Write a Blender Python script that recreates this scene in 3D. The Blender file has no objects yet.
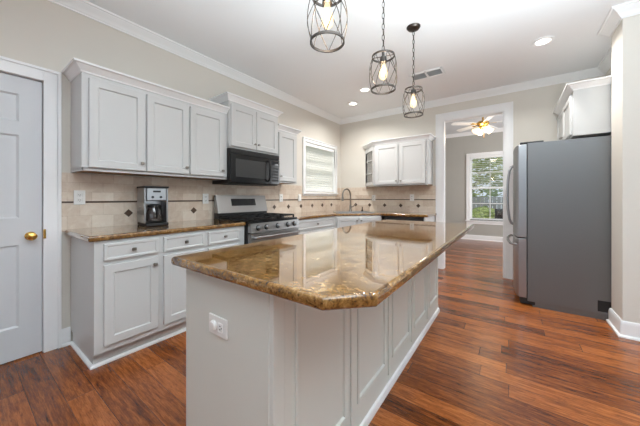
import bpy, bmesh, math, random
from mathutils import Matrix, Vector
random.seed(7)
PI = math.pi
scene = bpy.context.scene
COL = scene.collection

# ------------------------------------------------------------------ camera
cam_d = bpy.data.cameras.new('camera'); cam = bpy.data.objects.new('camera', cam_d); COL.objects.link(cam)
cam.location = (0, 0, 1.169)
cam.rotation_euler = (math.radians(90), 0, 0.625)
cam_d.sensor_width = 36; cam_d.lens = 36 * 265.3 / 640
cam_d.shift_y = -15.57 / 640
cam_d.clip_start = 0.02
scene.camera = cam

# ------------------------------------------------------------------ world, sun, fill lamps, exposure
world = bpy.data.worlds.new('world'); scene.world = world; world.use_nodes = True
wn = world.node_tree.nodes; wl = world.node_tree.links
bg = wn['Background']; bg.inputs['Color'].default_value = (0.80, 0.90, 1.0, 1); bg.inputs['Strength'].default_value = 1.2
sun_d = bpy.data.lights.new('sun', 'SUN'); sun_d.energy = 7.0; sun_d.angle = 0.02; sun_d.color = (1, .95, .86)
sun = bpy.data.objects.new('sun', sun_d); COL.objects.link(sun); sun.rotation_euler = (math.radians(38), 0, math.radians(-65)); sun.location = (0, 0, 12)


def area(name, loc, rot, sx, sy, power, color=(1, 1, 1)):
    d = bpy.data.lights.new(name, 'AREA'); d.shape = 'RECTANGLE'; d.size = sx; d.size_y = sy; d.energy = power; d.color = color
    o = bpy.data.objects.new(name, d); COL.objects.link(o); o.location = loc; o.rotation_euler = rot
    return o


# added fill lamps at unseen window openings behind the camera and on the right
area('rear_fill_lamp', (0.6, -3.8, 1.45), (math.radians(90), 0, PI), 5.2, 2.1, 34, (.86, .95, .985))
area('side_fill_lamp', (4.3, 1.1, 1.45), (math.radians(90), 0, math.radians(90)), 3.4, 2.0, 24, (.86, .95, .985))
# two added fill lamps, out of view, aimed up to brighten the ceiling
for loc_, rot_, pw_ in (((0.1, -1.1, 1.0), (PI - .55, 0, 0), 105), ((1.2, 0.9, 0.8), (PI - .05, -.30, 0), 108)):
    fl_ = area('ceiling_fill_lamp', loc_, rot_, 1.0, 1.0, pw_, (.80, .93, .99)); fl_.data.spread = math.radians(102)
area('far_room_fill_lamp', (1.5, 6.6, 1.5), (math.radians(90), 0, math.radians(90)), 1.8, 1.6, 95, (.95, .98, 1))  # added unseen fill lamp that brightens the far room

vs = scene.view_settings
vs.view_transform = 'Standard'; vs.look = 'None'; vs.gamma = 1.0; vs.use_curve_mapping = False
vs.exposure = -0.42

# ------------------------------------------------------------------ dimensions
XL = -2.866      # left wall
YB = 4.688       # back wall
ZC = 2.76        # ceiling
XN = 0.93        # fridge nook wall
XS, YS0, YS1 = 0.757, 3.294, 3.60   # stub wall
XR, YR = 4.5, -4.0


# ------------------------------------------------------------------ materials
def lin(c):
    return tuple(((v / 255) / 12.92 if v / 255 <= .04045 else ((v / 255 + .055) / 1.055) ** 2.4) for v in c)


class Nt:
    def __init__(s, name):
        s.m = bpy.data.materials.new(name); s.m.use_nodes = True
        s.t = s.m.node_tree; s.b = s.t.nodes['Principled BSDF']; s.out = s.t.nodes['Material Output']

    def n(s, typ, **kw):
        nd = s.t.nodes.new(typ)
        for k, v in kw.items(): setattr(nd, k, v)
        return nd

    def l(s, a, b): s.t.links.new(a, b)

    def val(s, sock, v):
        if isinstance(v, (int, float)): sock.default_value = v
        elif isinstance(v, (tuple, list)): sock.default_value = v
        else: s.l(v, sock)

    def math(s, op, a, b=0.0, c=0.0):
        nd = s.n('ShaderNodeMath', operation=op)
        s.val(nd.inputs[0], a); s.val(nd.inputs[1], b); s.val(nd.inputs[2], c)
        return nd.outputs[0]

    def pos(s):
        return s.n('ShaderNodeTexCoord').outputs['Object']

    def noise(s, vec, scale, detail=4, rough=.55, dist=0):
        nd = s.n('ShaderNodeTexNoise'); s.l(vec, nd.inputs['Vector'])
        nd.inputs['Scale'].default_value = scale; nd.inputs['Detail'].default_value = detail
        nd.inputs['Roughness'].default_value = rough; nd.inputs['Distortion'].default_value = dist
        return nd.outputs['Fac']

    def mapping(s, vec, scale):
        nd = s.n('ShaderNodeMapping'); s.l(vec, nd.inputs['Vector']); nd.inputs['Scale'].default_value = scale
        return nd.outputs['Vector']

    def ramp(s, fac, stops, interp='LINEAR'):
        nd = s.n('ShaderNodeValToRGB'); s.l(fac, nd.inputs['Fac']); cr = nd.color_ramp; cr.interpolation = interp
        while len(cr.elements) < len(stops): cr.elements.new(.5)
        for e, (p, c) in zip(cr.elements, stops): e.position = p; e.color = (*c, 1)
        return nd.outputs['Color']

    def mix(s, fac, a, b, mode='MIX'):
        nd = s.n('ShaderNodeMix', data_type='RGBA', blend_type=mode)
        s.val(nd.inputs[0], fac)
        s.val(nd.inputs[6], (*a, 1) if isinstance(a, tuple) else a); s.val(nd.inputs[7], (*b, 1) if isinstance(b, tuple) else b)
        return nd.outputs[2]

    def bump(s, h, strength=.2, dist=.01):
        nd = s.n('ShaderNodeBump'); s.l(h, nd.inputs['Height'])
        nd.inputs['Strength'].default_value = strength; nd.inputs['Distance'].default_value = dist
        s.l(nd.outputs['Normal'], s.b.inputs['Normal'])

    def set(s, color=None, rough=None, metal=None, coat=None, spec=None):
        if color is not None: s.val(s.b.inputs['Base Color'], (*color, 1) if isinstance(color, tuple) else color)
        if rough is not None: s.val(s.b.inputs['Roughness'], rough)
        if metal is not None: s.val(s.b.inputs['Metallic'], metal)
        if coat is not None: s.val(s.b.inputs['Coat Weight'], coat); s.b.inputs['Coat Roughness'].default_value = .04
        if spec is not None: s.b.inputs['Specular IOR Level'].default_value = spec
        return s


def paint(name, rgb, rough=.5, var=.03, bumpy=.05, scale=40):
    n = Nt(name); p = n.pos(); c = lin(rgb)
    f = n.noise(p, 2.2, 3)
    n.set(n.mix(f, tuple(v * (1 - var) for v in c), tuple(min(1, v * (1 + var)) for v in c)), rough)
    if bumpy: n.bump(n.noise(p, scale, 3), bumpy, .003)
    return n.m


def metal(name, rgb, rough=.3, stretch=None, amount=.12, metallic=1.0):
    n = Nt(name); p = n.pos(); c = lin(rgb)
    v = n.mapping(p, stretch or (1, 1, 1))
    f = n.noise(v, 30 if stretch else 8, 3)
    n.set(n.mix(f, tuple(x * (1 - amount) for x in c), tuple(min(1, x * (1 + amount)) for x in c)), rough, metallic)
    return n.m


def plain(name, rgb, rough=.5, metallic=0.0, coat=None):
    n = Nt(name); c = lin(rgb); f = n.noise(n.pos(), 25, 2)
    n.set(n.mix(f, tuple(x * .94 for x in c), tuple(min(1, x * 1.06) for x in c)), rough, metallic, coat)
    return n.m


def emit(name, rgb, strength, base=(255, 255, 255)):
    n = Nt(name); n.set(lin(base), .4)
    n.b.inputs['Emission Color'].default_value = (*lin(rgb), 1); n.b.inputs['Emission Strength'].default_value = strength
    n.noise(n.pos(), 5)
    return n.m


def glass(name, tint=(1, 1, 1), refl=.1, rough=.02):
    n = Nt(name); n.t.nodes.remove(n.b)
    tr = n.n('ShaderNodeBsdfTransparent'); tr.inputs[0].default_value = (*tint, 1)
    gl = n.n('ShaderNodeBsdfGlossy'); gl.inputs['Roughness'].default_value = rough
    lw = n.n('ShaderNodeLayerWeight'); lw.inputs[0].default_value = .25
    mx = n.n('ShaderNodeMixShader')
    n.l(n.math('MULTIPLY_ADD', lw.outputs['Fresnel'], .5, refl * .5), mx.inputs[0])
    n.l(tr.outputs[0], mx.inputs[1]); n.l(gl.outputs[0], mx.inputs[2]); n.l(mx.outputs[0], n.out.inputs['Surface'])
    return n.m


def make_floor():
    n = Nt('hand_scraped_wood'); p = n.pos()
    sp = n.n('ShaderNodeSeparateXYZ'); n.l(p, sp.inputs[0]); x, y = sp.outputs[0], sp.outputs[1]
    W, L = .127, 1.15
    ry = n.math('DIVIDE', y, W); row = n.math('FLOOR', ry); fy = n.math('FRACT', ry)
    wn1 = n.n('ShaderNodeTexWhiteNoise', noise_dimensions='1D'); n.l(row, wn1.inputs['W'])
    rx = n.math('ADD', n.math('DIVIDE', x, L), n.math('MULTIPLY', wn1.outputs['Value'], 7.3))
    colm = n.math('FLOOR', rx); fx = n.math('FRACT', rx)
    cb = n.n('ShaderNodeCombineXYZ'); n.l(row, cb.inputs[0]); n.l(colm, cb.inputs[1])
    wn2 = n.n('ShaderNodeTexWhiteNoise', noise_dimensions='2D'); n.l(cb.outputs[0], wn2.inputs['Vector'])
    rnd = wn2.outputs['Value']
    # grain coordinates shifted per plank
    cv = n.n('ShaderNodeCombineXYZ'); n.l(n.math('MULTIPLY', x, 1.0), cv.inputs[0]); n.l(n.math('MULTIPLY', y, 9.0), cv.inputs[1]); n.l(n.math('MULTIPLY', rnd, 40.0), cv.inputs[2])
    g1 = n.noise(cv.outputs[0], 5.0, 6, .62, .6)
    cv2 = n.n('ShaderNodeCombineXYZ'); n.l(n.math('MULTIPLY', x, 3.0), cv2.inputs[0]); n.l(n.math('MULTIPLY', y, 45.0), cv2.inputs[1]); n.l(n.math('MULTIPLY', rnd, 70.0), cv2.inputs[2])
    g2 = n.noise(cv2.outputs[0], 4.0, 3, .6, .2)
    tone = n.math('ADD', n.math('MULTIPLY', rnd, .34), n.math('MULTIPLY', g1, .82))
    tone = n.math('ADD', tone, n.math('MULTIPLY', n.math('SUBTRACT', g2, .5), .55))
    c = n.ramp(tone, [(.25, lin((52, 23, 8))), (.45, lin((110, 56, 22))), (.62, lin((146, 80, 35))), (.88, lin((188, 112, 56)))])
    gap = n.math('MAXIMUM', n.math('LESS_THAN', fy, .022), n.math('LESS_THAN', fx, .003))
    c = n.mix(n.math('MULTIPLY', gap, .75), c, lin((34, 15, 8)))
    # dark streaks/knots
    kn = n.noise(cv.outputs[0], 1.6, 2, .5, 1.0)
    kr = n.ramp(kn, [(.62, (0, 0, 0)), (.78, (1, 1, 1))])
    c = n.mix(n.math('MULTIPLY', kr, .55), c, lin((52, 24, 12)))
    # fine scrape flecks along the grain
    cv4 = n.n('ShaderNodeCombineXYZ'); n.l(n.math('MULTIPLY', x, 14.0), cv4.inputs[0]); n.l(n.math('MULTIPLY', y, 60.0), cv4.inputs[1]); n.l(n.math('MULTIPLY', rnd, 30.0), cv4.inputs[2])
    fl = n.noise(cv4.outputs[0], 1.6, 4, .7, .8)
    fr_ = n.ramp(fl, [(.52, (0, 0, 0)), (.68, (1, 1, 1))])
    c = n.mix(n.math('MULTIPLY', fr_, .5), c, lin((48, 22, 10)))
    fr2 = n.ramp(fl, [(.28, (1, 1, 1)), (.42, (0, 0, 0))])
    c = n.mix(n.math('MULTIPLY', fr2, .35), c, lin((196, 124, 66)))
    n.set(c, n.math('MULTIPLY_ADD', g1, .2, .1), spec=.5)
    # hand-scraped surface: gentle chatter across the boards
    cv3 = n.n('ShaderNodeCombineXYZ'); n.l(n.math('MULTIPLY', x, 9.0), cv3.inputs[0]); n.l(n.math('MULTIPLY', y, 16.0), cv3.inputs[1]); n.l(rnd, cv3.inputs[2])
    sc = n.noise(cv3.outputs[0], 1.0, 2, .5)
    h = n.math('SUBTRACT', n.math('ADD', n.math('MULTIPLY', sc, .8), n.math('MULTIPLY', g2, .25)), n.math('MULTIPLY', gap, .6))
    n.bump(h, .55, .006)
    return n.m


def make_granite():
    n = Nt('golden_granite'); p = n.pos()
    big = n.noise(p, 4, 4, .6, 1.5)
    med = n.noise(p, 30, 8, .78, 1.2)
    fine = n.noise(p, 150, 4, .7, .5)
    t = n.math('ADD', n.math('MULTIPLY', big, .35), n.math('ADD', n.math('MULTIPLY', med, .8), n.math('MULTIPLY', fine, .25)))
    c = n.ramp(t, [(.52, lin((20, 12, 7))), (.60, lin((80, 50, 21))), (.68, lin((128, 90, 44))), (.76, lin((154, 115, 64))), (.86, lin((196, 168, 124)))])
    vo = n.n('ShaderNodeTexVoronoi'); n.l(p, vo.inputs['Vector']); vo.inputs['Scale'].default_value = 140
    sep = n.n('ShaderNodeSeparateColor'); n.l(vo.outputs['Color'], sep.inputs[0])
    dark = n.math('MULTIPLY', n.math('GREATER_THAN', sep.outputs[0], .82), n.math('LESS_THAN', vo.outputs['Distance'], .5))
    c = n.mix(n.math('MULTIPLY', dark, .6), c, lin((40, 26, 16)))
    n.set(c, .05, spec=.5, coat=.85); n.b.inputs['Coat IOR'].default_value = 1.6
    return n.m


def make_tile(name, wall, below):
    n = Nt(name); p = n.pos()
    sp = n.n('ShaderNodeSeparateXYZ'); n.l(p, sp.inputs[0])
    cb = n.n('ShaderNodeCombineXYZ'); n.l(sp.outputs[1 if wall == 'left' else 0], cb.inputs[0])
    n.l(n.math('SUBTRACT', sp.outputs[2], .914 if below else 1.137), cb.inputs[1])
    br = n.n('ShaderNodeTexBrick'); n.l(cb.outputs[0], br.inputs['Vector'])
    br.inputs['Scale'].default_value = 1
    br.inputs['Brick Width'].default_value = .152
    br.inputs['Row Height'].default_value = .1055 if below else .0765
    br.inputs['Mortar Size'].default_value = .0018; br.inputs['Mortar Smooth'].default_value = .3
    br.inputs['Color1'].default_value = (*lin((232, 221, 207)), 1); br.inputs['Color2'].default_value = (*lin((198, 177, 158)), 1)
    br.inputs['Mortar'].default_value = (*lin((190, 172, 154)), 1)
    f = n.noise(p, 14, 6, .65, .8)
    c = n.mix(n.math('MULTIPLY', f, .8), br.outputs['Color'], n.ramp(f, [(.3, lin((204, 176, 150))), (.55, lin((226, 212, 195))), (.8, lin((242, 232, 218)))]))
    n.set(c, .42); n.bump(n.math('ADD', n.math('MULTIPLY', br.outputs['Fac'], -1), n.math('MULTIPLY', f, .3)), .3, .004)
    return n.m


def make_leaf(name, a, b):
    n = Nt(name); f = n.noise(n.pos(), 5, 3)
    n.set(n.mix(f, lin(a), lin(b)), .55)
    return n.m


M = {}
M['wall'] = paint('greige_wall_paint', (223, 218, 209), .7)
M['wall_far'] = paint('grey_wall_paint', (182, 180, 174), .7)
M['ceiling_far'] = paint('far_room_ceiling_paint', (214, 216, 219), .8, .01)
M['ceiling'] = paint('ceiling_paint', (242, 243, 245), .8, .01)
M['trim'] = paint('white_trim_paint', (248, 249, 250), .35, .01, 0)
M['cab'] = paint('white_cabinet_paint', (207, 207, 206), .38, .015, 0)
M['island'] = paint('pale_grey_island_paint', (216, 218, 212), .4, .015, 0)
M['door'] = paint('white_door_paint', (214, 216, 219), .38, .012, .1, 60)
M['floor'] = make_floor()
M['granite'] = make_granite()
for w_ in ('left', 'back'):
    M['tile_up_' + w_] = make_tile('travertine_tile_upper_' + w_, w_, False)
    M['tile_lo_' + w_] = make_tile('travertine_tile_lower_' + w_, w_, True)
M['accent'] = paint('bronze_accent_tile', (84, 66, 52), .3, .2, .2)
M['steel'] = metal('brushed_steel', (168, 169, 171), .3, (1, 1, 22))
M['steel_h'] = metal('brushed_steel_across', (160, 160, 160), .34, (2, 2, 40))
M['nickel'] = metal('satin_nickel', (150, 146, 140), .32)
M['fridge_side'] = metal('dark_fridge_side', (124, 125, 126), .42, (40, 40, 1), .06, .75)
M['brass'] = metal('polished_brass', (212, 170, 92), .18)
M['bronze'] = metal('dark_bronze', (86, 80, 76), .4)
M['black'] = plain('black_enamel', (20, 20, 22), .18)
M['blackm'] = plain('matte_black', (26, 26, 27), .5)
M['iron'] = plain('cast_iron', (22, 22, 23), .55)
M['darkglass'] = plain('dark_glass', (38, 38, 40), .05)
M['mwglass'] = plain('microwave_window', (66, 66, 66), .12)
M['plastic'] = plain('white_plastic', (238, 238, 236), .35)
M['slot'] = plain('dark_slot', (40, 40, 42), .6)
M['gap'] = plain('door_gap_shade', (30, 28, 26), .9)
M['glass'] = glass('clear_glass')
M['glass_cab'] = glass('cabinet_glass', (1, 1, 1), .02, .03)
M['blind'] = None
M['lens'] = emit('lamp_lens', (255, 246, 232), 6.0)
M['fil'] = emit('filament', (255, 170, 80), 14.0)
M['shade'] = emit('lit_glass_shade', (255, 214, 150), 2.2)
M['blade'] = paint('white_fan_blade', (246, 246, 246), .4, .01, 0)
M['vent_dark'] = plain('vent_grey_metal', (190, 191, 193), .6)  # even grey of the vent louvres and their backing
M['coffee'] = glass('carafe_glass', (.55, .5, .48), .25)
M['grass'] = make_leaf('lawn', (92, 120, 60), (140, 150, 86))
M['leaf_a'] = make_leaf('leaf_dark', (74, 106, 78), (140, 168, 120))
M['leaf_b'] = make_leaf('leaf_light', (112, 140, 84), (186, 198, 128))
M['bark'] = make_leaf('bark', (78, 66, 54), (110, 96, 82))
M['patio'] = paint('pale_concrete', (206, 196, 178), .8, .1)
M['fence'] = paint('weathered_fence', (120, 124, 128), .8, .15)
M['brown_under'] = paint('unpainted_cabinet_underside', (150, 118, 84), .6, .1)


def make_blind():
    n = Nt('white_blind_slat'); n.set(lin((246, 246, 244)), .5); n.noise(n.pos(), 8)
    tl = n.n('ShaderNodeBsdfTranslucent'); tl.inputs[0].default_value = (.95, .95, .93, 1)
    mx = n.n('ShaderNodeMixShader'); mx.inputs[0].default_value = .85
    n.l(n.b.outputs[0], mx.inputs[1]); n.l(tl.outputs[0], mx.inputs[2]); n.l(mx.outputs[0], n.out.inputs['Surface'])
    return n.m


M['blind'] = make_blind()


def make_bulb():
    n = Nt('amber_bulb_glass'); n.t.nodes.remove(n.b)
    tr = n.n('ShaderNodeBsdfTransparent'); tr.inputs[0].default_value = (1, .93, .8, 1)
    em = n.n('ShaderNodeEmission'); em.inputs[0].default_value = (1, .84, .56, 1); em.inputs[1].default_value = 3.2
    ad = n.n('ShaderNodeMixShader'); ad.inputs[0].default_value = .4
    n.l(tr.outputs[0], ad.inputs[1]); n.l(em.outputs[0], ad.inputs[2]); n.l(ad.outputs[0], n.out.inputs['Surface'])
    return n.m


M['bulb'] = make_bulb()


# ------------------------------------------------------------------ mesh builder
class MB:
    def __init__(s, *mats):
        s.bm = bmesh.new(); s.mats = list(mats)

    def face(s, vs, mi=0):
        try:
            f = s.bm.faces.new(vs); f.material_index = mi; return f
        except ValueError:
            return None

    def _add(s, other, Mx, mi):
        vmap = {}
        for v in other.verts: vmap[v] = s.bm.verts.new(Mx @ v.co if Mx else v.co)
        for f in other.faces: s.face([vmap[v] for v in f.verts], mi)
        other.free()

    def box(s, a, b, mi=0, bev=0, seg=2, Mx=None):
        t = bmesh.new()
        x0, x1 = sorted((a[0], b[0])); y0, y1 = sorted((a[1], b[1])); z0, z1 = sorted((a[2], b[2]))
        v = [t.verts.new(c) for c in ((x0, y0, z0), (x1, y0, z0), (x1, y1, z0), (x0, y1, z0), (x0, y0, z1), (x1, y0, z1), (x1, y1, z1), (x0, y1, z1))]
        for q in ((3, 2, 1, 0), (4, 5, 6, 7), (0, 1, 5, 4), (1, 2, 6, 5), (2, 3, 7, 6), (3, 0, 4, 7)): t.faces.new([v[i] for i in q])
        if bev: bmesh.ops.bevel(t, geom=t.edges[:], offset=bev, segments=seg, profile=.6, affect='EDGES')
        s._add(t, Mx, mi); return s

    def prism(s, poly, z0, z1, mi=0, bev=0, seg=3, Mx=None):
        t = bmesh.new()
        lo = [t.verts.new((x, y, z0)) for x, y in poly]; hi = [t.verts.new((x, y, z1)) for x, y in poly]
        t.faces.new(hi); t.faces.new(lo[::-1])
        k = len(poly)
        for i in range(k): t.faces.new([lo[i], lo[(i + 1) % k], hi[(i + 1) % k], hi[i]])
        bmesh.ops.recalc_face_normals(t, faces=t.faces[:])
        if bev:
            e = [e for e in t.edges if abs(e.verts[0].co.z - e.verts[1].co.z) < 1e-6]
            bmesh.ops.bevel(t, geom=e, offset=bev, segments=seg, profile=.5, affect='EDGES')
        s._add(t, Mx, mi); return s

    def lathe(s, prof, seg=24, mi=0, Mx=None, a0=0, a1=2 * PI):
        t = bmesh.new(); rings = []
        full = abs(a1 - a0 - 2 * PI) < 1e-6
        k = seg if full else seg + 1
        for r, z in prof:
            if r < 1e-6: rings.append([t.verts.new((0, 0, z))])
            else: rings.append([t.verts.new((r * math.cos(a0 + (a1 - a0) * i / seg), r * math.sin(a0 + (a1 - a0) * i / seg), z)) for i in range(k)])
        for A, B in zip(rings, rings[1:]):
            for i in range(seg):
                j = (i + 1) % k
                if len(A) == 1 and len(B) == 1: continue
                if len(A) == 1: t.faces.new([A[0], B[i], B[j]])
                elif len(B) == 1: t.faces.new([A[i], A[j], B[0]])
                else: t.faces.new([A[i], A[j], B[j], B[i]])
        bmesh.ops.recalc_face_normals(t, faces=t.faces[:])
        s._add(t, Mx, mi); return s

    def tube(s, pts, r, seg=8, mi=0, closed=False, Mx=None):
        t = bmesh.new(); P = [Vector(p) for p in pts]; k = len(P); rings = []
        rad = r if isinstance(r, (list, tuple)) else [r] * k
        up = None
        for i in range(k):
            if closed: d = P[(i + 1) % k] - P[i - 1]
            else: d = P[min(i + 1, k - 1)] - P[max(i - 1, 0)]
            d.normalize()
            if up is None:
                up = Vector((0, 0, 1)) if abs(d.z) < .9 else Vector((1, 0, 0))
            u = (up - d * up.dot(d)).normalized(); up = u
            w = d.cross(u)
            rings.append([t.verts.new(P[i] + (u * math.cos(2 * PI * j / seg) + w * math.sin(2 * PI * j / seg)) * rad[i]) for j in range(seg)])
        rng = range(k) if closed else range(k - 1)
        for i in rng:
            A, B = rings[i], rings[(i + 1) % k]
            for j in range(seg): t.faces.new([A[j], A[(j + 1) % seg], B[(j + 1) % seg], B[j]])
        if not closed:
            t.faces.new(rings[0][::-1]); t.faces.new(rings[-1])
        bmesh.ops.recalc_face_normals(t, faces=t.faces[:])
        s._add(t, Mx, mi); return s

    def sweep(s, path, prof, mi=0, closed=False, Mx=None):
        """profile (offset to the right of the path, z) swept along a plan path with mitred corners"""
        t = bmesh.new(); P = [Vector((p[0], p[1])) for p in path]; k = len(P); rings = []
        nr = lambda a, b: Vector(((b - a).y, -(b - a).x)).normalized()
        for i in range(k):
            if closed: n1, n2 = nr(P[i - 1], P[i]), nr(P[i], P[(i + 1) % k])
            else:
                n1 = nr(P[max(i - 1, 0)], P[max(i, 1)]); n2 = nr(P[min(i, k - 2)], P[min(i + 1, k - 1)])
            m = (n1 + n2) / (1 + n1.dot(n2))
            rings.append([t.verts.new((P[i].x + m.x * o, P[i].y + m.y * o, z)) for o, z in prof])
        q = len(prof)
        for i in (range(k) if closed else range(k - 1)):
            A, B = rings[i], rings[(i + 1) % k]
            for j in range(q - 1): t.faces.new([A[j], B[j], B[j + 1], A[j + 1]])
            t.faces.new([A[q - 1], B[q - 1], B[0], A[0]])
        if not closed:
            t.faces.new(rings[0]); t.faces.new(rings[-1][::-1])
        bmesh.ops.recalc_face_normals(t, faces=t.faces[:])
        s._add(t, Mx, mi); return s

    def rings(s, R, mi=0, cap=True, Mx=None):
        """R = list of (x0,x1,z0,z1,y): nested rectangles lofted one to the next (front faces -y)"""
        T = (lambda c: Mx @ Vector(c)) if Mx else (lambda c: c)
        L = [[s.bm.verts.new(T(c)) for c in ((x0, y, z0), (x1, y, z0), (x1, y, z1), (x0, y, z1))] for x0, x1, z0, z1, y in R]
        for A, B in zip(L, L[1:]):
            for i in range(4): s.face([A[i], A[(i + 1) % 4], B[(i + 1) % 4], B[i]], mi)
        if cap: s.face(L[-1], mi)
        return s

    def shaker(s, x0, x1, z0, z1, yf, t=.02, stile=.055, rec=.009, mi=0, raised=False):
        i = lambda d, y: (x0 + d, x1 - d, z0 + d, z1 - d, y)
        R = [i(0, yf + t), i(0, yf + .003), i(.003, yf), i(stile, yf), i(stile + .007, yf + rec)]
        if raised: R += [i(stile + .014, yf + rec), i(stile + .034, yf + .002)]
        s.rings(R, mi)
        a = [s.bm.verts.new(c) for c in ((x0, yf + t, z0), (x0, yf + t, z1), (x1, yf + t, z1), (x1, yf + t, z0))]
        s.face(a, mi); return s

    def build(s, name, parent=None, loc=None, rot=None, smooth=True):
        bmesh.ops.remove_doubles(s.bm, verts=s.bm.verts[:], dist=1e-6)
        me = bpy.data.meshes.new(name); s.bm.to_mesh(me); s.bm.free()
        for m in s.mats: me.materials.append(m)
        if smooth:
            me.polygons.foreach_set('use_smooth', [True] * len(me.polygons)); me.set_sharp_from_angle(angle=math.radians(32))
        o = bpy.data.objects.new(name, me); COL.objects.link(o)
        if parent: o.parent = parent
        if smooth:
            wn_ = o.modifiers.new('weighted_normals', 'WEIGHTED_NORMAL'); wn_.keep_sharp = True; wn_.weight = 100
        if loc: o.location = loc
        if rot: o.rotation_euler = rot
        return o


def tag(o, label, cat, group=None, kind=None):
    o['label'] = label; o['category'] = cat
    if group: o['group'] = group
    if kind: o['kind'] = kind
    return o


def thing(name, label, cat, loc=(0, 0, 0), rz=0, group=None):
    o = bpy.data.objects.new(name, None); COL.objects.link(o); o.empty_display_size = .1
    o.location = loc; o.rotation_euler = (0, 0, rz)
    return tag(o, label, cat, group)


def dup(root, loc, rz=None, label=None):
    r = root.copy(); COL.objects.link(r); r.location = loc
    if rz is not None: r.rotation_euler = (0, 0, rz)
    if label: r['label'] = label
    for ch in root.children:
        c = ch.copy(); COL.objects.link(c); c.parent = r
        for g in ch.children:
            d = g.copy(); COL.objects.link(d); d.parent = c
    return r


def struct(mb, name, parent=None):
    o = mb.build(name, parent)
    if not parent: o['kind'] = 'structure'
    return o


R90 = math.radians(90)
TX = lambda x, y, z: Matrix.Translation((x, y, z))
RX = lambda a: Matrix.Rotation(a, 4, 'X')
RY = lambda a: Matrix.Rotation(a, 4, 'Y')
RZ = lambda a: Matrix.Rotation(a, 4, 'Z')

# ================================================================== SETTING
FX0, FX1, FY1 = -2.4, 1.7, 8.42      # far room
ZF = 2.98
T = .12
struct(MB(M['floor']).box((-3.1, YR, -.1), (XR + .1, FY1 + .1, 0)), 'floor')
c = MB(M['ceiling']).box((XL - T, YR - T, ZC), (XR + T, YB + T, ZC + .1))
struct(c, 'ceiling')
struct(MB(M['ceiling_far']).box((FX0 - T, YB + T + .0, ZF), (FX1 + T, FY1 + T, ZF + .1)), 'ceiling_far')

# left wall: door recess and window opening
DY0, DY1, DZ = -.375, .402, 2.045          # door opening
WY0, WY1, WZ0, WZ1 = 3.535, 4.46, 1.275, 2.125   # kitchen window opening
m = MB(M['wall'], M['gap'])
m.box((XL - T, YR - T, 0), (XL, DY0, ZC)).box((XL - T, DY0, DZ), (XL, DY1, ZC)).box((XL - T, DY1, 0), (XL, WY0, ZC))
m.box((XL - T, WY0, 0), (XL, WY1, WZ0)).box((XL - T, WY0, WZ1), (XL, WY1, ZC)).box((XL - T, WY1, 0), (XL, YB + T, ZC))
m.box((XL - T - .03, DY0 - .05, 0), (XL - T + .012, DY1 + .05, DZ + .05), 1)  # dark backing sheet, painted shade that keeps the door gap black
struct(m, 'wall_left')
# back wall with the doorway
OX0, OX1, OZ = -.905, -.088, 2.425
m = MB(M['wall'])
m.box((XL, YB, 0), (OX0, YB + T, ZF)).box((OX0, YB, OZ), (OX1, YB + T, ZF)).box((OX1, YB, 0), (XN + T, YB + T, ZF))
struct(m, 'wall_back')
struct(MB(M['wall']).box((XN, YS1, 0), (XN + T, YB, ZC)), 'wall_nook')
struct(MB(M['wall']).box((XS, YS0, 0), (XR + T, YS1, ZC)), 'wall_right')
# living side: right and rear walls with large window openings
m = MB(M['wall'])
m.box((XR, YR, 0), (XR + T, YS0, .35)).box((XR, YR, 2.5), (XR + T, YS0, ZC)).box((XR, YR, .35), (XR + T, -.8, 2.5)).box((XR, 2.9, .35), (XR + T, YS0, 2.5))
struct(m, 'wall_side')
m = MB(M['wall'])
m.box((XL, YR - T, 0), (XR + T, YR, .3)).box((XL, YR - T, 2.55), (XR + T, YR, ZC)).box((XL, YR - T, .3), (-2.1, YR, 2.55)).box((3.3, YR - T, .3), (XR + T, YR, 2.55))
struct(m, 'wall_rear')
# far room walls
FW0, FW1, FZ0, FZ1 = -.935, 0.0, .56, 2.30     # far window opening
m = MB(M['wall_far'])
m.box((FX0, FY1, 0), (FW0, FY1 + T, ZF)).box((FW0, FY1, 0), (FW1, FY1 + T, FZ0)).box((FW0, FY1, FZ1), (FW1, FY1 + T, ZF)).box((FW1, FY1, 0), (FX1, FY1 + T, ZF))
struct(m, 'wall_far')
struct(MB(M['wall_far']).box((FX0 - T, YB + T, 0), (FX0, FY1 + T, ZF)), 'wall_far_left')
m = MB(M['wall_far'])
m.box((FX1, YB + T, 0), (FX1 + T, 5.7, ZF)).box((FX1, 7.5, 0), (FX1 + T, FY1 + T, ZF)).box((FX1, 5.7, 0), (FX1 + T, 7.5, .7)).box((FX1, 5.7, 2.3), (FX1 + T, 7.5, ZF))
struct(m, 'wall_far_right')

# crown mouldings
crown = [(0, -.09), (.010, -.09), (.012, -.078), (.022, -.070), (.036, -.046), (.060, -.024), (.064, -.016), (.078, -.014), (.080, 0), (0, 0)]
cz = lambda z: [(o, z + h) for o, h in crown]
struct(MB(M['trim']).sweep([(XL, YR), (XL, YB), (XN, YB), (XN, YS1), (XS, YS1), (XS, YS0), (XR, YS0)], cz(ZC)), 'trim_1')
struct(MB(M['trim']).sweep([(FX0, YB + T), (FX0, FY1), (FX1, FY1), (FX1, YB + T)], cz(ZF)), 'trim_2')
# baseboards
base = [(0, 0), (.03, 0), (.03, .012), (.022, .02), (.016, .022), (.016, .105), (.012, .125), (.006, .135), (0, .135)]
struct(MB(M['trim']).sweep([(XL, DY1 + .097), (XL, .553)], base), 'baseboard_left')
struct(MB(M['trim']).sweep([(XS + .1, YS1), (XS, YS1), (XS, YS0), (XR, YS0)], base), 'baseboard_right')
struct(MB(M['trim']).sweep([(.013, YB), (XN, YB), (XN, YS1)], base), 'baseboard_back')
struct(MB(M['trim']).sweep([(FX0, YB + T), (FX0, FY1), (FX1, FY1), (FX1, YB + T)], base), 'baseboard_far')


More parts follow.
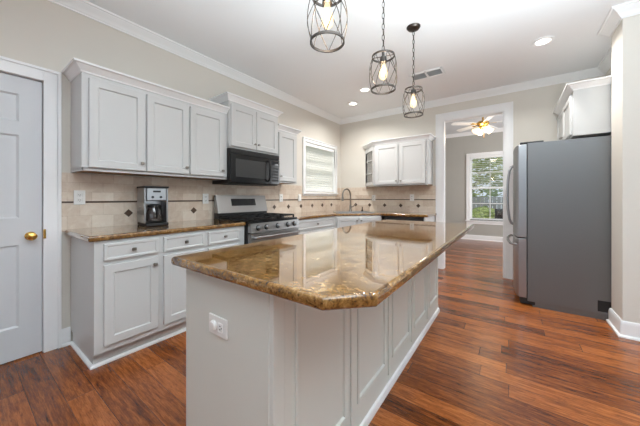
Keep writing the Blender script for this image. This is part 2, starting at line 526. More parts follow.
def casing(mb, x0, x1, z0, z1, w=.09, t=.018, sill=False):
    """picture-frame casing in local space (front -y, wall at y=0) around opening x0..x1"""
    def piece(a, b):
        mb.box(a, b, 0, .003)
    zb = z0
    piece((x0 - w, -t, zb), (x0, 0, z1 + w)); piece((x1, -t, zb), (x1 + w, 0, z1 + w)); piece((x0, -t, z1), (x1, 0, z1 + w))
    b = .018
    piece((x0 - w - .002, -t - .009, zb), (x0 - w + b, -t + .004, z1 + w + .002)); piece((x1 + w - b, -t - .009, zb), (x1 + w + .002, -t + .004, z1 + w + .002))
    piece((x0 - w + b, -t - .009, z1 + w - b), (x1 + w - b, -t + .004, z1 + w + .002))


# doorway casing (both faces) and jamb
m = MB(M['trim'])
casing(m, OX0, OX1, 0, OZ, .108)
for v in m.bm.verts: v.co.y += YB
m.box((OX0 - .001, YB - .004, 0), (OX0 + .012, YB + T + .004, OZ)).box((OX1 - .012, YB - .004, 0), (OX1 + .001, YB + T + .004, OZ)).box((OX0, YB - .004, OZ - .012), (OX1, YB + T + .004, OZ + .001))
m.box((OX0 - .1, YB + T, 0), (OX0, YB + T + .018, OZ + .1)).box((OX1, YB + T, 0), (OX1 + .1, YB + T + .018, OZ + .1)).box((OX0, YB + T, OZ), (OX1, YB + T + .018, OZ + .1))
struct(m, 'trim_3')

# --- door on the left wall
m = MB(M['trim'])
casing(m, DY0, DY1, 0, DZ, .094)
for x0, x1 in ((DY0, DY0 + .004), (DY1 - .002, DY1)): m.box((x0, 0, 0), (x1, .11, DZ))
m.box((DY0, 0, DZ - .002), (DY1, .11, DZ))
o = m.build('trim_4', loc=(XL, 0, 0), rot=(0, 0, R90)); o['kind'] = 'structure'


def six_panel_door(mb, x0, x1, z0, z1, yf, t):
    xs = [x0, x0 + .115, (x0 + x1) / 2 - .05, (x0 + x1) / 2 + .05, x1 - .115, x1]
    zs = [z0, .235, .825, 1.02, 1.62, 1.715, 1.915, z1]
    V = {}
    def v(x, z):
        k = (round(x, 5), round(z, 5))
        if k not in V: V[k] = mb.bm.verts.new((x, yf, z))
        return V[k]
    for i in range(5):
        for j in range(7):
            a, b, c_, d = xs[i], xs[i + 1], zs[j], zs[j + 1]
            if i in (1, 3) and j in (1, 3, 5):
                q = lambda s_, y: (a + s_, b - s_, c_ + s_, d - s_, y)
                mb.rings([q(0, yf), q(.012, yf + .011), q(.022, yf + .011), q(.05, yf + .003)])
            else:
                mb.face([v(a, c_), v(b, c_), v(b, d), v(a, d)])
    mb.rings([(x0, x1, z0, z1, yf), (x0, x1, z0, z1, yf + t)])


m = MB(M['door']); six_panel_door(m, DY0 + .008, DY1 - .006, .008, DZ - .007, .012, .035)
door = m.build('door_1', loc=(XL, 0, 0), rot=(0, 0, R90)); door['kind'] = 'structure'
kb = MB(M['brass'])
KX = .338
kM = TX(KX, .012, .885) @ RX(R90)
kb.lathe([(0, 0), (.031, 0), (.031, .004), (.024, .010), (.011, .014), (.010, .030), (.018, .036), (.027, .046), (.029, .056), (.024, .066), (.012, .071), (0, .072)], 28, Mx=kM)
kn = kb.build('door_knob', door)
MB(M['brass']).box((DY1 - .003, -.021, .86), (DY1 + .012, -.0185, .93), 0, .001).build('strike_plate', door)

# --- kitchen window on the left wall
m = MB(M['trim'])
casing(m, WY0, WY1, WZ0 - .02, WZ1, .07)
m.box((WY0 - .085, -.04, WZ0 - .045), (WY1 + .085, .012, WZ0 - .018), 0, .004)
m.box((WY0 - .07, -.016, WZ0 - .075), (WY1 + .07, 0, WZ0 - .045), 0, .003)
for x0, x1 in ((WY0, WY0 + .006), (WY1 - .006, WY1)): m.box((x0, 0, WZ0), (x1, T, WZ1))
m.box((WY0, 0, WZ1 - .006), (WY1, T, WZ1)).box((WY0, 0, WZ0 - .02), (WY1, T, WZ0))
w1 = m.build('window_1', loc=(XL, 0, 0), rot=(0, 0, R90)); w1['kind'] = 'structure'


def sash(x0, x1, z0, z1, y, parent, cols=3):
    s_ = MB(M['trim']); zm = (z0 + z1) / 2; f = .04
    for a, b, yy in ((z0, zm + .02, y), (zm - .02, z1, y + .03)):
        s_.box((x0, yy, a), (x0 + f, yy + .03, b)).box((x1 - f, yy, a), (x1, yy + .03, b)).box((x0 + f, yy, a), (x1 - f, yy + .03, a + f)).box((x0 + f, yy, b - f), (x1 - f, yy + .03, b))
        for i in range(1, cols):
            xx = x0 + (x1 - x0) * i / cols; s_.box((xx - .008, yy + .005, a + f), (xx + .008, yy + .022, b - f))
        zz = (a + b) / 2; s_.box((x0 + f, yy + .005, zz - .008), (x1 - f, yy + .022, zz + .008))
    s_.build('window_sash', parent)
    g = MB(M['glass'])
    for a, b, yy in ((z0 + f, zm - .0, y + .012), (zm, z1 - f, y + .042)): g.box((x0 + f, yy, a), (x1 - f, yy + .004, b))
    g.build('window_pane', parent)


sash(WY0 + .006, WY1 - .006, WZ0, WZ1 - .006, .05, w1)


def blind(name, label, loc, rz, x0, x1, z0, z1, y, tilt, pitch=.042, wid=.05):
    t = thing(name, label, 'blind', loc, rz)
    MB(M['trim']).box((x0, y - .03, z1 - .055), (x1, y + .025, z1), 0, .004).build('valance', t)
    s_ = MB(M['blind']); z = z1 - .075
    while z > z0 + .04:
        ti = tilt(z)
        s_.box((x0, -wid / 2, -.0013), (x1, wid / 2, .0013), Mx=TX(0, y, z) @ RX(ti)); z -= pitch
    s_.build('slats', t)
    MB(M['trim']).box((x0, y - .024, z0 + .004), (x1, y + .024, z0 + .022), 0, .003).build('bottom_rail', t)
    for xx in (x0 + .12, x1 - .12): MB(M['plastic']).tube([(xx, y - .027, z1 - .05), (xx, y - .027, z0 + .02)], .0012, 5).build('ladder_cord', t)
    wand = MB(M['plastic']).tube([(x1 - .09, y - .04, z1 - .05), (x1 - .09, y - .042, z1 - .45)], .004, 6); wand.tube([(x1 - .09, y - .042, z1 - .45), (x1 - .09, y - .042, z1 - .50)], .007, 6)
    wand.build('tilt_wand', t)
    return t


blind('window_blind', 'white slatted blind nearly shut in the window beside the kitchen corner', (XL, 0, 0), R90,
      WY0 + .012, WY1 - .012, WZ0, WZ1 - .008, .026, lambda z: math.radians(-41))

# --- far room window
m = MB(M['trim'])
casing(m, FW0, FW1, FZ0 - .02, FZ1, .085)
m.box((FW0 - .11, -.05, FZ0 - .05), (FW1 + .11, .012, FZ0 - .018), 0, .004).box((FW0 - .085, -.018, FZ0 - .12), (FW1 + .085, 0, FZ0 - .05), 0, .003)
m.box((FW0, 0, FZ0), (FW0 + .006, T, FZ1)).box((FW1 - .006, 0, FZ0), (FW1, T, FZ1)).box((FW0, 0, FZ1 - .006), (FW1, T, FZ1)).box((FW0, 0, FZ0 - .02), (FW1, T, FZ0))
w2 = m.build('window_2', loc=(0, FY1, 0)); w2['kind'] = 'structure'
sash(FW0 + .006, FW1 - .006, FZ0, FZ1 - .006, .055, w2, 2)
blind('window_blind', 'open slatted blind over the upper sash of the far room window', (0, FY1, 0), 0, FW0 + .012, FW1 - .012, 1.40, FZ1 - .008, .028, lambda z: math.radians(16), .05, .05)

# ================================================================== BACKSPLASH
ZT = 1.365


def backsplash(label, loc, rz, x0, x1, key, diamonds, cuts):
    t = thing('tile_backsplash', label, 'backsplash', loc, rz)
    a = MB(M['tile_lo_' + key], M['tile_up_' + key])
    th = .012
    segs = []
    xs = [x0] + [c_ for cut in cuts for c_ in cut[:2]] + [x1]
    for i in range(len(xs) - 1):
        top = ZT
        for cut in cuts:
            if xs[i] >= cut[0] - 1e-6 and xs[i + 1] <= cut[1] + 1e-6: top = cut[2]
        a.box((xs[i], -th, .90), (xs[i + 1], 0, 1.125), 0).box((xs[i], -th, 1.125), (xs[i + 1], 0, top), 1)
    o = a.build('tile_field', t)
    MB(M['accent']).box((x0, -th - .006, 1.124), (x1, -th + .002, 1.138), 0, .003).build('border_strip', t)
    for x in diamonds:
        MB(M['accent']).box((-.025, -.004, -.025), (.025, .002, .025), 0, .002, Mx=TX(x, -th, 1.026) @ RY(math.radians(45))).build('diamond_inset', t)
    return t


# texture coordinates follow the object, so these are built in world-aligned local space
def backsplash_left():
    t = thing('tile_backsplash', 'beige stone tile backsplash behind the range and coffee maker, with dark diamonds', 'backsplash', (XL, 0, 0))
    a = MB(M['tile_lo_left'], M['tile_up_left']); th = .012
    sill = WZ0 - .078
    for y0, y1, top in ((.50, WY0 - .088, ZT), (WY0 - .088, WY1 + .088, sill), (WY1 + .088, YB - .001, ZT)):
        a.box((0, y0, .90), (th, y1, 1.125), 0).box((0, y0, 1.125), (th, y1, top), 1)
    a.build('tile_field', t)
    MB(M['accent']).box((th - .002, .50, 1.124), (th + .006, YB - .02, 1.138), 0, .003).build('border_strip', t)
    for y in [.948 + .308 * k for k in range(12)]:
        MB(M['accent']).box((-.002, -.025, -.025), (.004, .025, .025), 0, .0015, Mx=TX(th, y, 1.026) @ RX(math.radians(45))).build('diamond_inset', t)


def backsplash_back():
    t = thing('tile_backsplash', 'pale stone tile backsplash under the wall cabinet next to the doorway', 'backsplash', (0, YB, 0))
    a = MB(M['tile_lo_back'], M['tile_up_back']); th = .012
    x0, x1 = XL + .0125, OX0 - .112
    a.box((x0, -th, .90), (x1, 0, 1.125), 0).box((x0, -th, 1.125), (x1, 0, ZT), 1)
    a.build('tile_field', t)
    MB(M['accent']).box((x0 + .006, -th - .006, 1.124), (x1, -th + .002, 1.138), 0, .003).build('border_strip', t)
    for x in (-2.5, -2.2, -1.9, -1.6, -1.295):
        MB(M['accent']).box((-.025, -.004, -.025), (.025, .002, .025), 0, .0015, Mx=TX(x, -th, 1.026) @ RY(math.radians(45))).build('diamond_inset', t)


backsplash_left(); backsplash_back()

# ================================================================== CABINETS
def knob(parent, x, y, z):
    k = MB(M['nickel'])
    k.lathe([(0, 0), (.009, 0), (.006, .004), (.005, .014)], 12, Mx=TX(x, y, z) @ RX(R90))
    k.box((x - .014, y - .024, z - .011), (x + .014, y - .012, z + .011), 0, .004, 3)
    return k.build('knob', parent)


ccr = [(0, 0), (.006, 0), (.008, .012), (.016, .018), (.036, .046), (.042, .050), (.052, .052), (.054, .066), (0, .066)]


def wall_cabinet(label, loc, rz, w, d, z0, z1, doors, crown_ends=(True, True), crown_z=None, stile=.03, crown_side=None):
    """origin on the wall (y=0) at the left end, floor level; doors = [(x0,x1,knobx)]"""
    t = thing('wall_cabinet', label, 'cabinet', loc, rz)
    b = MB(M['cab'], M['brown_under'])
    b.box((0, -d, z0 + .012), (w, -.002, z1), 0, .002).box((.004, -d + .02, z0), (w - .004, -.004, z0 + .012), 1)
    b.box((0, -d, z0 - .004), (w, -d + .02, z0 + .02), 0, .002).box((0, -d, z0 - .004), (.012, -.004, z0 + .02), 0).box((w - .012, -d, z0 - .004), (w, -.004, z0 + .02), 0)
    b.build('cabinet_body', t)
    for x0, x1, kx in doors:
        dm = MB(M['cab']).shaker(x0, x1, z0 + .022, z1 - .045, -d - .021, .02).build('cabinet_door', t)
        knob(dm, kx, -d - .021, z0 + .085)
    cs = crown_side if crown_side is not None else -.003
    path = ([(0, cs)] if crown_ends[0] else []) + [(0, -d), (w, -d)] + ([(w, cs)] if crown_ends[1] else [])
    MB(M['trim']).sweep(path, [(o_, (z1 - .012) + h) for o_, h in ccr]).build('cabinet_crown', t)
    return t


U0 = .555
wall_cabinet('long white three-door wall cabinet above the coffee maker', (XL, U0, 0), R90, 1.783 - U0, .305, 1.372, 2.105,
             [(.594 - U0, .965 - U0, .94 - U0), (.982 - U0, 1.345 - U0, 1.32 - U0), (1.362 - U0, 1.738 - U0, 1.713 - U0)], (True, False))
wall_cabinet('raised white two-door wall cabinet above the black microwave', (XL, 1.785, 0), R90, .758, .335, 1.722, 2.255,
             [(.022, .376, .352), (.382, .736, .406)])
wall_cabinet('narrow white single-door wall cabinet between microwave and window', (XL, 2.546, 0), R90, .42, .305, 1.372, 2.10,
             [(.035, .385, .062)], (False, True))

# back wall cabinet with the angled glass end
t = thing('wall_cabinet', 'white wall cabinet with angled glass end beside the doorway', 'cabinet', (0, YB, 0))
X0, X1, XA, D, z0, z1 = -1.965, -1.06, -2.285, .325, 1.37, 2.105
b = MB(M['cab'], M['brown_under'])
b.box((X0, -D, z0 + .01), (X1, -.002, z1), 0, .002).box((X0, -D + .015, z0), (X1 - .004, -.004, z0 + .01), 1).box((X0, -D, z0 - .004), (X1, -D + .02, z0 + .02), 0, .002)
tri = [(XA, -.003), (X0, -D), (X0, -.003)]
for a_, b_ in ((z0, z0 + .02), (z1 - .03, z1), (1.60, 1.615), (1.84, 1.855)): b.prism(tri, a_, b_)
b.box((XA, -.006, z0), (X0, -.002, z1))
b.build('cabinet_body', t)
for x0, x1, kx in ((X0 + .03, -1.535, -1.56), (-1.51, X1 - .035, -1.485)):
    dm = MB(M['cab']).shaker(x0, x1, z0 + .022, z1 - .04, -D - .021, .02).build('cabinet_door', t)
    knob(dm, kx, -D - .021, z0 + .075)
# angled glass door: local frame along the 45 degree face
L_ = math.hypot(X0 - XA, D - .003); ang = math.atan2(-(D - .003), X0 - XA)
GM = TX(XA, -.003, 0) @ RZ(ang)
gd = MB(M['cab']); f = .05
for a_, b_ in (((.012, -.02, z0 + .02), (f, 0, z1 - .04)), ((L_ - f, -.02, z0 + .02), (L_ - .01, 0, z1 - .04)), ((f, -.02, z0 + .02), (L_ - f, 0, z0 + .075)), ((f, -.02, z1 - .1), (L_ - f, 0, z1 - .04))):
    gd.box(a_, b_, 0, .002, Mx=GM)
for zz in (1.60, 1.83): gd.box((f, -.016, zz), (L_ - f, -.004, zz + .018), Mx=GM)
gd_o = gd.build('glass_door', t)
MB(M['glass_cab']).box((f, -.009, z0 + .07), (L_ - f, -.006, z1 - .09), Mx=GM).build('glass_pane', gd_o)
MB(M['trim']).sweep([(XA - .02, -.003), (X0, -D), (X1, -D), (X1, -.003)], [(o_, (z1 - .012) + h) for o_, h in ccr]).build('cabinet_crown', t)

# cabinet above the fridge (faces the range)
t = thing('wall_cabinet', 'white wall cabinet above the steel refrigerator', 'cabinet', (XN, 4.62, 0), -R90)
w, D, z0, z1 = 4.62 - 3.63, .43, 1.785, 2.25
MB(M['cab']).box((0, -D, z0), (w, -.002, z1), 0, .002).build('cabinet_body', t)
for x0, x1, kx in ((.03, w / 2 - .006, w / 2 - .035), (w / 2 + .006, w - .03, w / 2 + .035)):
    dm = MB(M['cab']).shaker(x0, x1, z0 + .02, z1 - .05, -D - .021, .02).build('cabinet_door', t); knob(dm, kx, -D - .021, z0 + .07)
MB(M['trim']).sweep([(0, -.003), (0, -D), (w, -D), (w, -.003)], [(o_, (z1 - .012) + h) for o_, h in ccr]).build('cabinet_crown', t)


def base_cabinet(label, loc, rz, w, cols, d=.61, left_panel=0.0, zk=.155):
    t = thing('base_cabinet', label, 'cabinet', loc, rz)
    b = MB(M['cab'])
    b.box((0, -d, .11), (w, -.014, .872), 0, .002)
    b.box((.012, -d + .072, 0), (w, -.014, .11))
    b.build('cabinet_body', t)
    MB(M['trim']).sweep([(.012, -.014), (.012, -d + .072), (w, -d + .072)], [(0, .0), (.018, 0), (.018, .012), (.010, .02), (0, .022)]).build('shoe_moulding', t)
    for kind, x0, x1, kx in cols:
        if kind in ('both', 'drawer'):
            dr = MB(M['cab']).shaker(x0, x1, .735, .852, -d - .021, .02, .016, .006).build('drawer_front', t)
            knob(dr, (x0 + x1) / 2, -d - .021, .795)
        top = .705 if kind == 'both' else .85
        if kind in ('both', 'door'):
            dr = MB(M['cab']).shaker(x0, x1, zk, top, -d - .021, .02).build('cabinet_door', t)
            knob(dr, kx, -d - .021, top - .05)
    return t


B0 = .552
base_cabinet('white base cabinet with drawers under the coffee maker counter', (XL, B0, 0), R90, 1.779 - B0,
             [('both', .602 - B0, .945 - B0, .915 - B0), ('both', .985 - B0, 1.33 - B0, 1.30 - B0), ('both', 1.366 - B0, 1.705 - B0, 1.675 - B0)])
base_cabinet('white base cabinet between the range and the corner sink', (XL, 2.552, 0), R90, .97,
             [('both', .04, .93, .90)])
# diagonal sink base, dishwasher end panel
t = thing('base_cabinet', 'white diagonal corner base cabinet under the sink', 'cabinet', (0, 0, 0))
xa, ya = -2.256, 3.53
xb, yb = xa + .545, ya + .545
b = MB(M['cab'])
b.prism([(XL + .016, ya), (xa, ya), (xb, yb), (xb, YB - .016), (XL + .016, YB - .016)], .11, .70)
b.prism([(xa - .012, ya), (xa, ya), (xb, yb), (xb - .012, yb)], .70, .872)
b.prism([(XL + .016, ya), (xa - .05, ya), (xb - .0, yb + .05), (xb, YB - .016), (XL + .016, YB - .016)], 0, .11)
b.build('cabinet_body', t)
LD = math.hypot(.545, .545)
DM = TX(xa, ya, 0) @ RZ(math.radians(45))
for x0, x1, kx in ((.03, LD / 2 - .004, LD / 2 - .035), (LD / 2 + .004, LD - .03, LD / 2 + .035)):
    mm = MB(M['cab']).shaker(x0, x1, .155, .85, -.021, .02)
    for v in mm.bm.verts: v.co = DM @ v.co
    dm = mm.build('cabinet_door', t)
    k = MB(M['nickel']); k.lathe([(0, 0), (.009, 0), (.006, .004), (.005, .014)], 12, Mx=DM @ TX(kx, -.021, .80) @ RX(R90)); k.box((kx - .014, -.045, .789), (kx + .014, -.033, .811), 0, .004, 3, Mx=DM)
    k.build('knob', dm)
# dishwasher
YD = YB - .61
t = thing('dishwasher', 'stainless dishwasher under the counter beside the doorway', 'dishwasher', (-1.355, YB, 0))
MB(M['blackm']).box((-.295, -.585, .10), (.295, -.02, .868)).box((-.29, -.53, 0), (.29, -.03, .10)).build('tub_body', t)
MB(M['steel']).box((-.298, -.63, .11), (.298, -.586, .775), 0, .006).build('door_panel', t)
MB(M['blackm']).box((-.298, -.625, .779), (.298, -.586, .868), 0, .006).build('control_strip', t)
MB(M['steel']).tube([(-.24, -.64, .74), (-.24, -.665, .745), (.24, -.665, .745), (.24, -.64, .74)], .009, 8).build('handle', t)
t = thing('end_panel', 'white cabinet end panel closing the counter beside the doorway', 'panel', (-1.05, YB, 0))
MB(M['cab']).box((0, -.615, 0), (.026, -.016, .872), 0, .002).build('panel_board', t)

# ------------------------------------------------------------------ counters
ZT0, ZT1 = .874, .914


def counter(name, label, poly, sink=None):
    m_ = MB(M['granite']).prism(poly, ZT0, ZT1, 0, .014, 4)
    o = m_.build(name)
    if sink:
        ct = MB(M['granite']).prism(sink, .8, 1.0).build('cutter')
        o.modifiers.clear(); md = o.modifiers.new('b', 'BOOLEAN'); md.object = ct; md.operation = 'DIFFERENCE'; md.solver = 'EXACT'
        bpy.context.view_layer.update()
        me = bpy.data.meshes.new_from_object(o.evaluated_get(bpy.context.evaluated_depsgraph_get()))
        o.modifiers.clear(); o.data = me; wn_ = o.modifiers.new('weighted_normals', 'WEIGHTED_NORMAL'); wn_.keep_sharp = True; wn_.weight = 100; bpy.data.objects.remove(ct)
    tag(o, label, 'countertop')
    return o


counter('countertop', 'short granite countertop carrying the coffee maker', [(XL + .013, .517), (XL + .635, .517), (XL + .635, 1.778), (XL + .013, 1.778)])
d45 = lambda u, v: (-1.985 + .7071 * u - .7071 * v - .0, 3.80 + .7071 * u + .7071 * v)   # u along diagonal face, v into the corner
SC = [d45(u, v) for u, v in ((-.30, .11), (.30, .11), (.30, .46), (-.30, .46))]
counter('countertop', 'L-shaped granite countertop wrapping the corner sink', [(XL + .013, 2.549), (XL + .635, 2.549), (XL + .635, 3.545), (-1.725, YB - .635), (-1.04, YB - .635), (-.998, YB - .59), (-.998, YB - .03), (-1.02, YB - .013), (XL + .013, YB - .013)], SC)

# sink
SM = TX(*d45(0, .285), 0) @ RZ(math.radians(45))
t = thing('kitchen_sink', 'stainless sink set into the diagonal counter corner', 'sink', (*d45(0, .285), .74), math.radians(45))
b = MB(M['steel'])
b.rings([(-.315, .315, -.19, .19, 0)], cap=False)
b = MB(M['steel'])
def ringz(bm_, R):
    L = [[bm_.bm.verts.new((x_, y_, z_)) for x_, y_ in ((-a_, -c_), (a_, -c_), (a_, c_), (-a_, c_))] for a_, c_, z_ in R]
    for A, B in zip(L, L[1:]):
        for i in range(4): bm_.face([A[i], A[(i + 1) % 4], B[(i + 1) % 4], B[i]])
    bm_.face(L[-1])
ringz(b, [(.297, .172, .135), (.297, .172, .172), (.315, .19, .1755), (.315, .19, .181), (.292, .168, .181), (.285, .16, .02), (.26, .14, .0)])
b.build('basin', t)
MB(M['nickel']).lathe([(0, 0), (.04, 0), (.04, .004), (.03, .004), (.0, .002)], 16, Mx=TX(0, 0, .0005)).build('drain', t)

# faucet
fx, fy = -2.50, 4.46
t = thing('kitchen_faucet', 'tall grey gooseneck faucet in the kitchen corner', 'faucet', (fx, fy, ZT1))
MB(M['nickel']).lathe([(0, 0), (.032, 0), (.032, .006), (.024, .016), (.021, .03), (.021, .10), (.017, .11), (.0, .11)], 20).build('base', t)
dirv = Vector((-.30, -1, 0)).normalized()
pts = [(0, 0, .10), (0, 0, .20), (0, 0, .30)]
for k in range(1, 11):
    a = PI * k / 10; pts.append(tuple(dirv * (.10 * (1 - math.cos(a))) + Vector((0, 0, .30 + .115 * math.sin(a)))))
e = Vector(pts[-1]); pts.append((e.x, e.y, e.z - .03))
MB(M['nickel']).tube(pts, .0135, 12).build('spout', t)
MB(M['nickel']).tube([(e.x, e.y, e.z - .025), (e.x, e.y, e.z - .05), (e.x, e.y, e.z - .11)], [.014, .019, .021], 12).build('spray_head', t)
MB(M['nickel']).tube([(.018, 0, .07), (.05, .02, .085), (.10, .04, .13)], [.012, .009, .006], 8).build('handle', t)
t = thing('soap_dispenser', 'small dark soap pump on the counter right of the faucet', 'soap dispenser', (-2.30, 4.56, ZT1))
MB(M['bronze']).lathe([(0, 0), (.022, 0), (.022, .006), (.012, .014), (.009, .05), (.0, .05)], 14).build('base', t)
MB(M['bronze']).tube([(0, 0, .05), (0, 0, .075), (.03, -.045, .072)], .007, 8).build('pump_spout', t)

# ================================================================== RANGE
t = thing('gas_range', 'stainless gas range with black grates under the microwave', 'range', (XL + .03, 2.164, 0), R90)
w = .379
b = MB(M['blackm'], M['steel'])
b.box((-w, -.63, .09), (w, -.02, .895)).box((-w + .03, -.58, 0), (w - .03, -.06, .09))
b.build('oven_body', t)
MB(M['black']).box((-w, -.645, .893), (w, -.02, .925), 0, .006).build('cooktop', t)
bgd = MB(M['steel_h'])
bgd.prism([(-.115, .985), (-.06, 1.195), (-.02, 1.195), (-.02, .985)], -w, w, 0, .006, 3, Mx=Matrix(((0, 0, 1, 0), (1, 0, 0, 0), (0, 1, 0, 0), (0, 0, 0, 1))))
bg_o = bgd.build('backguard', t)
MB(M['blackm']).box((-w + .003, -.10, .92), (w - .003, -.022, .99)).build('backguard_base', t)
tl = math.atan2(.055, .21)
dsp = MB(M['darkglass']).box((-.185, -.003, -.045), (.185, .002, .045), 0, .001, Mx=TX(0, -.0835, 1.109) @ RX(-tl)); dsp.build('display', bg_o)
# control panel (tilted) with knobs
cp = MB(M['steel_h']).prism([(-.69, .80), (-.672, .897), (-.63, .897), (-.63, .80)], -w, w, 0, .004, 2, Mx=Matrix(((0, 0, 1, 0), (1, 0, 0, 0), (0, 1, 0, 0), (0, 0, 0, 1))))
cp_o = cp.build('control_panel', t)
for x in (-.285, -.17, .0, .17, .285):
    kM = TX(x, -.681, .849) @ RX(R90 - .18)
    MB(M['steel'], M['blackm']).lathe([(.0, 0), (.030, 0), (.030, .006), (.024, .008), (.024, .012)], 20, 1, Mx=kM).lathe([(.023, .012), (.021, .034), (.017, .038), (0, .038)], 20, 0, Mx=kM).box((-.004, -.02, .036), (.004, .02, .042), 0, .002, Mx=kM).build('control_knob', t)
od = MB(M['steel_h']).box((-w + .003, -.672, .235), (w - .003, -.632, .79), 0, .005).build('oven_door', t)
MB(M['darkglass']).box((-.26, -.676, .36), (.26, -.671, .66), 0, .001).build('oven_window', od)
MB(M['steel']).tube([(-.345, -.672, .748), (-.345, -.715, .752), (-.33, -.724, .752), (.33, -.724, .752), (.345, -.715, .752), (.345, -.672, .748)], .0125, 10).build('oven_handle', od)
MB(M['steel_h']).box((-w + .003, -.665, .095), (w - .003, -.632, .228), 0, .005).build('storage_drawer', t)
for cx_ in (-.25, 0, .25):
    g = MB(M['iron']); hw = .118
    for y_ in (-.60, -.335, -.12): g.box((cx_ - hw, y_ - .007, .943), (cx_ + hw, y_ + .007, .958), 0, .002)
    for x_ in (cx_ - hw + .007, cx_, cx_ + hw - .007): g.box((x_ - .006, -.60, .943), (x_ + .006, -.12, .96), 0, .002)
    for y_ in (-.47, -.225): g.box((cx_ - hw, y_ - .005, .946), (cx_ + hw, y_ + .005, .958), 0, .002)
    for x_ in (cx_ - hw + .007, cx_ + hw - .007):
        for y_ in (-.60, -.12): g.box((x_ - .007, y_ - .008, .924), (x_ + .007, y_ + .008, .945))
    g.build('burner_grate', t)
for x_, y_, r_ in ((-.25, -.47, .045), (-.25, -.225, .035), (0, -.345, .05), (.25, -.47, .04), (.25, -.225, .045)):
    MB(M['iron']).lathe([(0, .925), (r_ + .02, .925), (r_ + .012, .932), (r_, .934), (r_, .941), (0, .942)], 20, Mx=TX(x_, y_, 0)).build('burner', t)

# ================================================================== MICROWAVE
t = thing('microwave', 'black over-the-range microwave below the raised cabinet', 'microwave', (XL, 2.164, 1.325), R90)
w = .377
MB(M['blackm']).box((-w, -.335, 0), (w, -.015, .393), 0, .003).build('microwave_body', t)
d_o = MB(M['black']).box((-w, -.372, .012), (.205, -.336, .335), 0, .008, 3).build('microwave_door', t)
MB(M['mwglass']).box((-w + .06, -.3755, .075), (.13, -.371, .28), 0, .001).build('door_window', d_o)
MB(M['black']).tube([(.165, -.37, .05), (.165, -.40, .06), (.165, -.418, .10), (.165, -.418, .25), (.165, -.40, .29), (.165, -.37, .30)], .013, 10).build('door_handle', d_o)
c_o = MB(M['black']).box((.207, -.372, .012), (w, -.336, .335), 0, .008, 3).build('control_panel', t)
MB(M['darkglass']).box((.235, -.3745, .26), (.35, -.371, .31), 0, .001).build('display', c_o)
bt = MB(M['slot'])
for i in range(3):
    for j in range(5): bt.box((.237 + i * .04, -.3738, .05 + j * .038), (.268 + i * .04, -.371, .078 + j * .038), 0, .001)
bt.build('keypad', c_o)
vg = MB(M['blackm'])
vg.box((-w, -.366, .338), (w, -.336, .393), 0, .003)
for k in range(4): vg.box((-w + .02, -.370, .346 + k * .011), (w - .02, -.366, .351 + k * .011))
vg.build('vent_grille', t)

# ================================================================== FRIDGE
t = thing('refrigerator', 'tall stainless french door refrigerator with dark grey side', 'refrigerator', (.905, 4.075, 0), -R90)
w = .455
MB(M['fridge_side']).box((-w, -.765, .055), (w, -.02, 1.752), 0, .004).box((-w + .02, -.72, .0), (w - .02, -.05, .055)).build('fridge_body', t)


def bowed(x0, x1, z0, z1, mb):
    n_ = 14; pl = []
    for i in range(n_ + 1):
        x_ = x0 + (x1 - x0) * i / n_; q = x_ / w
        edge = min(1, min(x_ - x0, x1 - x_) / .02)
        pl.append((x_, -.84 - .035 * (1 - q * q) - .012 * edge))
    pl += [(x1, -.772), (x0, -.772)]
    return mb.prism(pl, z0, z1, 0, .006, 3)


for (x0, x1, hx) in ((-w, -.003, -.045), (.003, w, .045)):
    d_o = bowed(x0, x1, .735, 1.742, MB(M['steel'])).build('fridge_door', t)
    pts = [(hx, -.88, .84), (hx, -.905, .85), (hx, -.925, .90), (hx, -.94, 1.02), (hx, -.946, 1.2), (hx, -.94, 1.38), (hx, -.925, 1.50), (hx, -.905, 1.545), (hx, -.88, 1.555)]
    MB(M['steel']).tube(pts, .013, 10).build('door_handle', d_o)
d_o = bowed(-w, w, .085, .725, MB(M['steel'])).build('freezer_drawer', t)
MB(M['steel']).tube([(-.40, -.85, .645), (-.40, -.89, .65), (-.385, -.915, .655), (-.2, -.935, .66), (0, -.943, .66), (.2, -.935, .66), (.385, -.915, .655), (.40, -.89, .65), (.40, -.85, .645)], .013, 10).build('drawer_handle', d_o)
MB(M['blackm']).box((-w + .01, -.83, .02), (w - .01, -.70, .08), 0, .004).build('toe_grille', t)
for s_ in (-1, 1):
    MB(M['blackm']).box((s_ * (w - .06) - .055, -.83, 1.743), (s_ * (w - .06) + .055, -.63, 1.768), 0, .006).build('hinge_cover', t)
MB(M['blackm']).box((w - .002, -.235, .08), (w + .004, -.115, .185), 0, .002).build('access_cover', t)
MB(M['blackm']).box((w - .002, -.110, .056), (w + .002, -.03, 1.75)).build('back_seam', t)

# ================================================================== ISLAND
IX0, IX1, IY0, IY1 = -1.15, -.612, .60, 2.925
t = thing('kitchen_island', 'pale grey panelled kitchen island base in the middle of the floor', 'kitchen island', ((IX0 + IX1) / 2, (IY0 + IY1) / 2, 0))
ox, oy = -(IX0 + IX1) / 2, -(IY0 + IY1) / 2
IM = TX(ox, oy, 0)
MB(M['island']).box((IX0 + .004, IY0 + .004, 0), (IX1 - .014, IY1, .873), 0, Mx=IM).build('island_body', t)
MB(M['island']).box((IX0, IY0 - .004, 0), (IX1 - .032, IY0 + .008, .873), 0, .0015, Mx=IM).build('front_board', t)
# corner post trim
MB(M['island']).box((IX1 - .030, IY0 - .006, 0), (IX1 + .002, IY0 + .045, .873), 0, .004, Mx=IM).box((IX1 - .03, IY0 - .010, 0), (IX1 - .016, IY0 + .01, .873), 0, .003, Mx=IM).build('corner_post', t)
